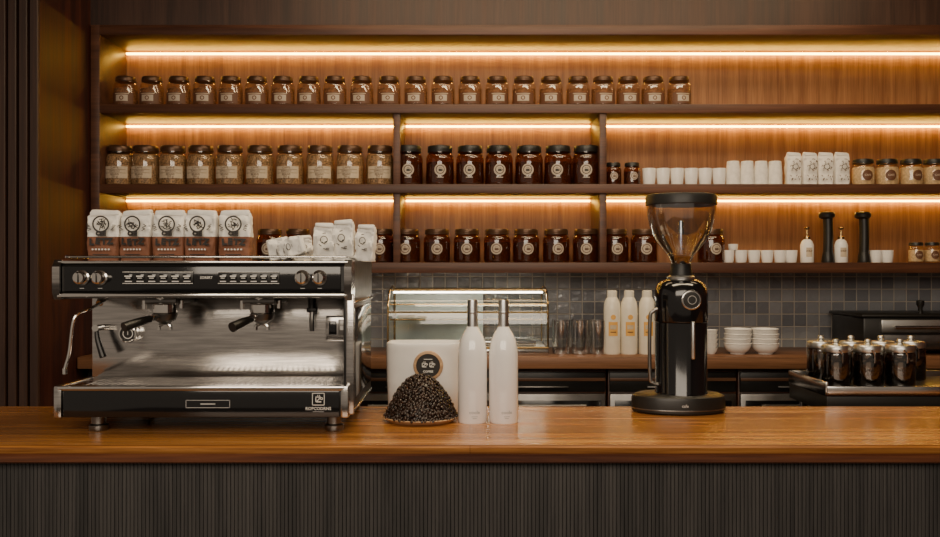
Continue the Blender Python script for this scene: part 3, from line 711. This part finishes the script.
for k in range(5):
    l=(X(711,DB),DB,BT+.021*k)
    if f2 is None: f2=thing('espresso_cup',l,'small white espresso cup in a stack','cup','stacked espresso cups on the back worktop',mesh=sc_)
    else: dup(f2,l)
m2=thing('countertop_oven',(X(914,4.3),4.36,BT),'black and steel countertop machine on the back worktop','kitchen appliance')
part(m2,'body',MB().bx(-.29,.5,-.17,.2,.02,.175,M_blackm,.01).bx(-.26,-.20,-.14,.17,0,.022,M_rub).bx(.42,.48,-.14,.17,0,.022,M_rub),label='black casing')
part(m2,'top_cover',MB().bx(-.30,.51,-.18,.21,.175,.190,M_blackm,.006))
part(m2,'front_panel',MB().bx(-.21,.46,-.182,-.169,.105,.165,M_satin,.004).bx(-.21,.46,-.18,-.169,.03,.095,M_steeld,.003),label='silver fascia band')
part(m2,'handle',MB().cyl((-.16,-.205,.130),(.40,-.205,.130),.008,M_steel).cyl((-.14,-.205,.13),(-.14,-.18,.13),.006,M_steel).cyl((.38,-.205,.13),(.38,-.18,.13),.006,M_steel))
part(m2,'knob',MB().lathe([(0,.188),(.012,.188),(.010,.215),(.018,.232),(.018,.250),(0,.254)],M_blackm,(.02,-.08,0),n=20))
zS=S[2][1]
pp=small_cup((X(728,DJ),DJ,zS),'small white cup on the lower shelf','small white cups on the lower shelf',.030,.060)
for px in (741,754,767,780,791,876,887): dup(pp,(X(px,DJ),DJ,zS))
dup(pp,(X(733,DJ),DJ,zS+.060),rot=(0,0,0),scale=(.8,.8,.5))
def pump(loc):
    o=thing('pump_bottle',loc,'white syrup bottle with metal pump','bottle','pump bottles on the lower shelf')
    part(o,'bottle_body',MB().lathe([(0,0),(.030,0),(.032,.004),(.032,.085),(.024,.105),(.014,.113),(0,.113)],M_white,n=24))
    part(o,'pump',MB().lathe([(0,.113),(.015,.113),(.015,.125),(.005,.128),(.005,.160),(.012,.163),(.012,.172),(0,.174)],M_brass,n=16).tube([(0,0,.167),(-.01,-.02,.168),(-.014,-.034,.160)],.004,M_brass))
    part(o,'label',MB().prt(shape_rect(.03,.045,4),M_cream,0,.05,.0006,.032).prt(shape_text('SYRUP',.010,.0003),M_inkb,0,.055,.0012,.032)); return o
p=pump((X(807,DJ),DJ,zS)); dup(p,(X(841,DJ),DJ,zS))
def tamper(loc):
    o=thing('milk_frother',loc,'tall black handled tool standing upright','kitchen tool','black tools on the lower shelf')
    part(o,'base',MB().lathe([(0,0),(.030,0),(.031,.006),(.028,.03),(.024,.05),(0,.052)],M_blackm,n=24))
    part(o,'handle',MB().tube([(0,0,.045),(.001,0,.10),(.001,0,.16),(-.001,0,.215)],.02,M_blackm,14,rr=(.023,.023)).lathe([(0,0),(.026,.0),(.037,.008),(.039,.022),(.033,.032),(0,.036)],M_blackm,(-.006,0,.212),n=20),label='straight black handle with knob top'); return o
p=tamper((X(828,DJ),DJ,zS)); dup(p,(X(864,DJ),DJ,zS))

# ============================================================ SERVICE CART + COLD BREW JARS
cx0,cx1=X(792,3.38),2.25; ct=Z(384,3.15)
sc=thing('service_cart',((cx0+cx1)/2,3.23,0),'steel service cart with dark tray top','cart')
hw=(cx1-cx0)/2; q=.18
part(sc,'tray',MB().bx(-hw,hw,-q,q,ct-.085,ct-.022,M_blackm,.004).bx(-hw,hw,-q,q,ct-.022,ct-.002,M_steeld,.003).bx(-hw,hw,-q-.005,-q+.008,ct-.03,ct+.006,M_steel,.004).bx(-hw-.004,-hw+.008,-q,q,ct-.03,ct+.02,M_steel,.004).bx(-hw,hw,q-.008,q+.005,ct-.03,ct+.02,M_steeld,.004),label='steel rimmed tray')
for a in (-1,1):
    for b in (-1,1): part(sc,'leg',MB().cyl((a*(hw-.04),b*.14,0),(a*(hw-.04),b*.14,ct-.08),.014,M_steel))
part(sc,'lower_shelf',MB().bx(-hw+.02,hw-.02,-.16,.16,.30,.32,M_steeld,.003))
def cold(loc):
    o=thing('cold_brew_jar',loc,'dark coffee glass jar with metal lid and clasp','jar','dark coffee jars on the cart')
    r=.050
    part(o,'jar_body',MB().lathe([(0,0),(r*.96,0),(r,.005),(r,.106),(r*.97,.114),(r*.90,.120)],G_dark,n=28))
    part(o,'coffee_filling',MB().lathe([(0,.003),(r*.92,.005),(r*.95,.01),(r*.95,.082),(r*.9,.086),(0,.088)],M_black,n=24),label='dark coffee')
    part(o,'lid',MB().lathe([(0,.116),(r*.97,.116),(r*.99,.120),(r*.99,.134),(r*.92,.139),(r*.3,.141),(r*.18,.147),(r*.26,.153),(r*.2,.159),(0,.160)],M_satin,n=28),label='flat chrome lid with knob')
    part(o,'clasp',MB().tube([(-.010,-r*.98,.126),(0,-r*1.06,.11),(0,-r*1.06,.080)],.0035,M_steel,8),label='wire clasp'); return o
p=cold((X(836,3.14),3.14,ct-.001))
for px,D in ((868,3.14),(900,3.14),(821,3.30),(851,3.30),(881,3.30),(911,3.30)): dup(p,(X(px,D),D,ct-.001))

# ============================================================ LIGHTS
def area(name,loc,target,sx,sy,pw,c):
    l=bpy.data.lights.new(name,'AREA'); l.shape='RECTANGLE'; l.size=sx; l.size_y=sy; l.energy=pw; l.color=c
    o=bpy.data.objects.new(name,l); COL.objects.link(o); o.location=loc
    o.rotation_euler=(Vector(target)-Vector(loc)).to_track_quat('-Z','Y').to_euler(); return o
area('ceiling_light',(.7,2.45,3.05),(.7,2.55,1.0),2.2,.4,40,(1,.80,.52))
area('front_fill',(-.2,-.6,2.6),(0,4.2,1.2),3.2,1.4,86,(1,.85,.67))  # added soft fill from behind the camera, not a ceiling fixture
area('aisle_fill',(.6,3.5,3.05),(.6,4.3,1.2),3.0,.3,20,(1,.74,.44))  # added fill to brighten the tiles and back counter, no real fixture
w=bpy.data.worlds.new('world'); SC.world=w; w.use_nodes=True
bg=w.node_tree.nodes['Background']; bg.inputs[0].default_value=(1,.82,.64,1); bg.inputs[1].default_value=.27

cam=bpy.data.cameras.new('camera'); co=bpy.data.objects.new('camera',cam); COL.objects.link(co)
cam.sensor_width=36; cam.lens=F/940*36; co.location=(0,0,CZ); co.rotation_euler=(pi/2,0,0); cam.clip_start=.05
SC.camera=co
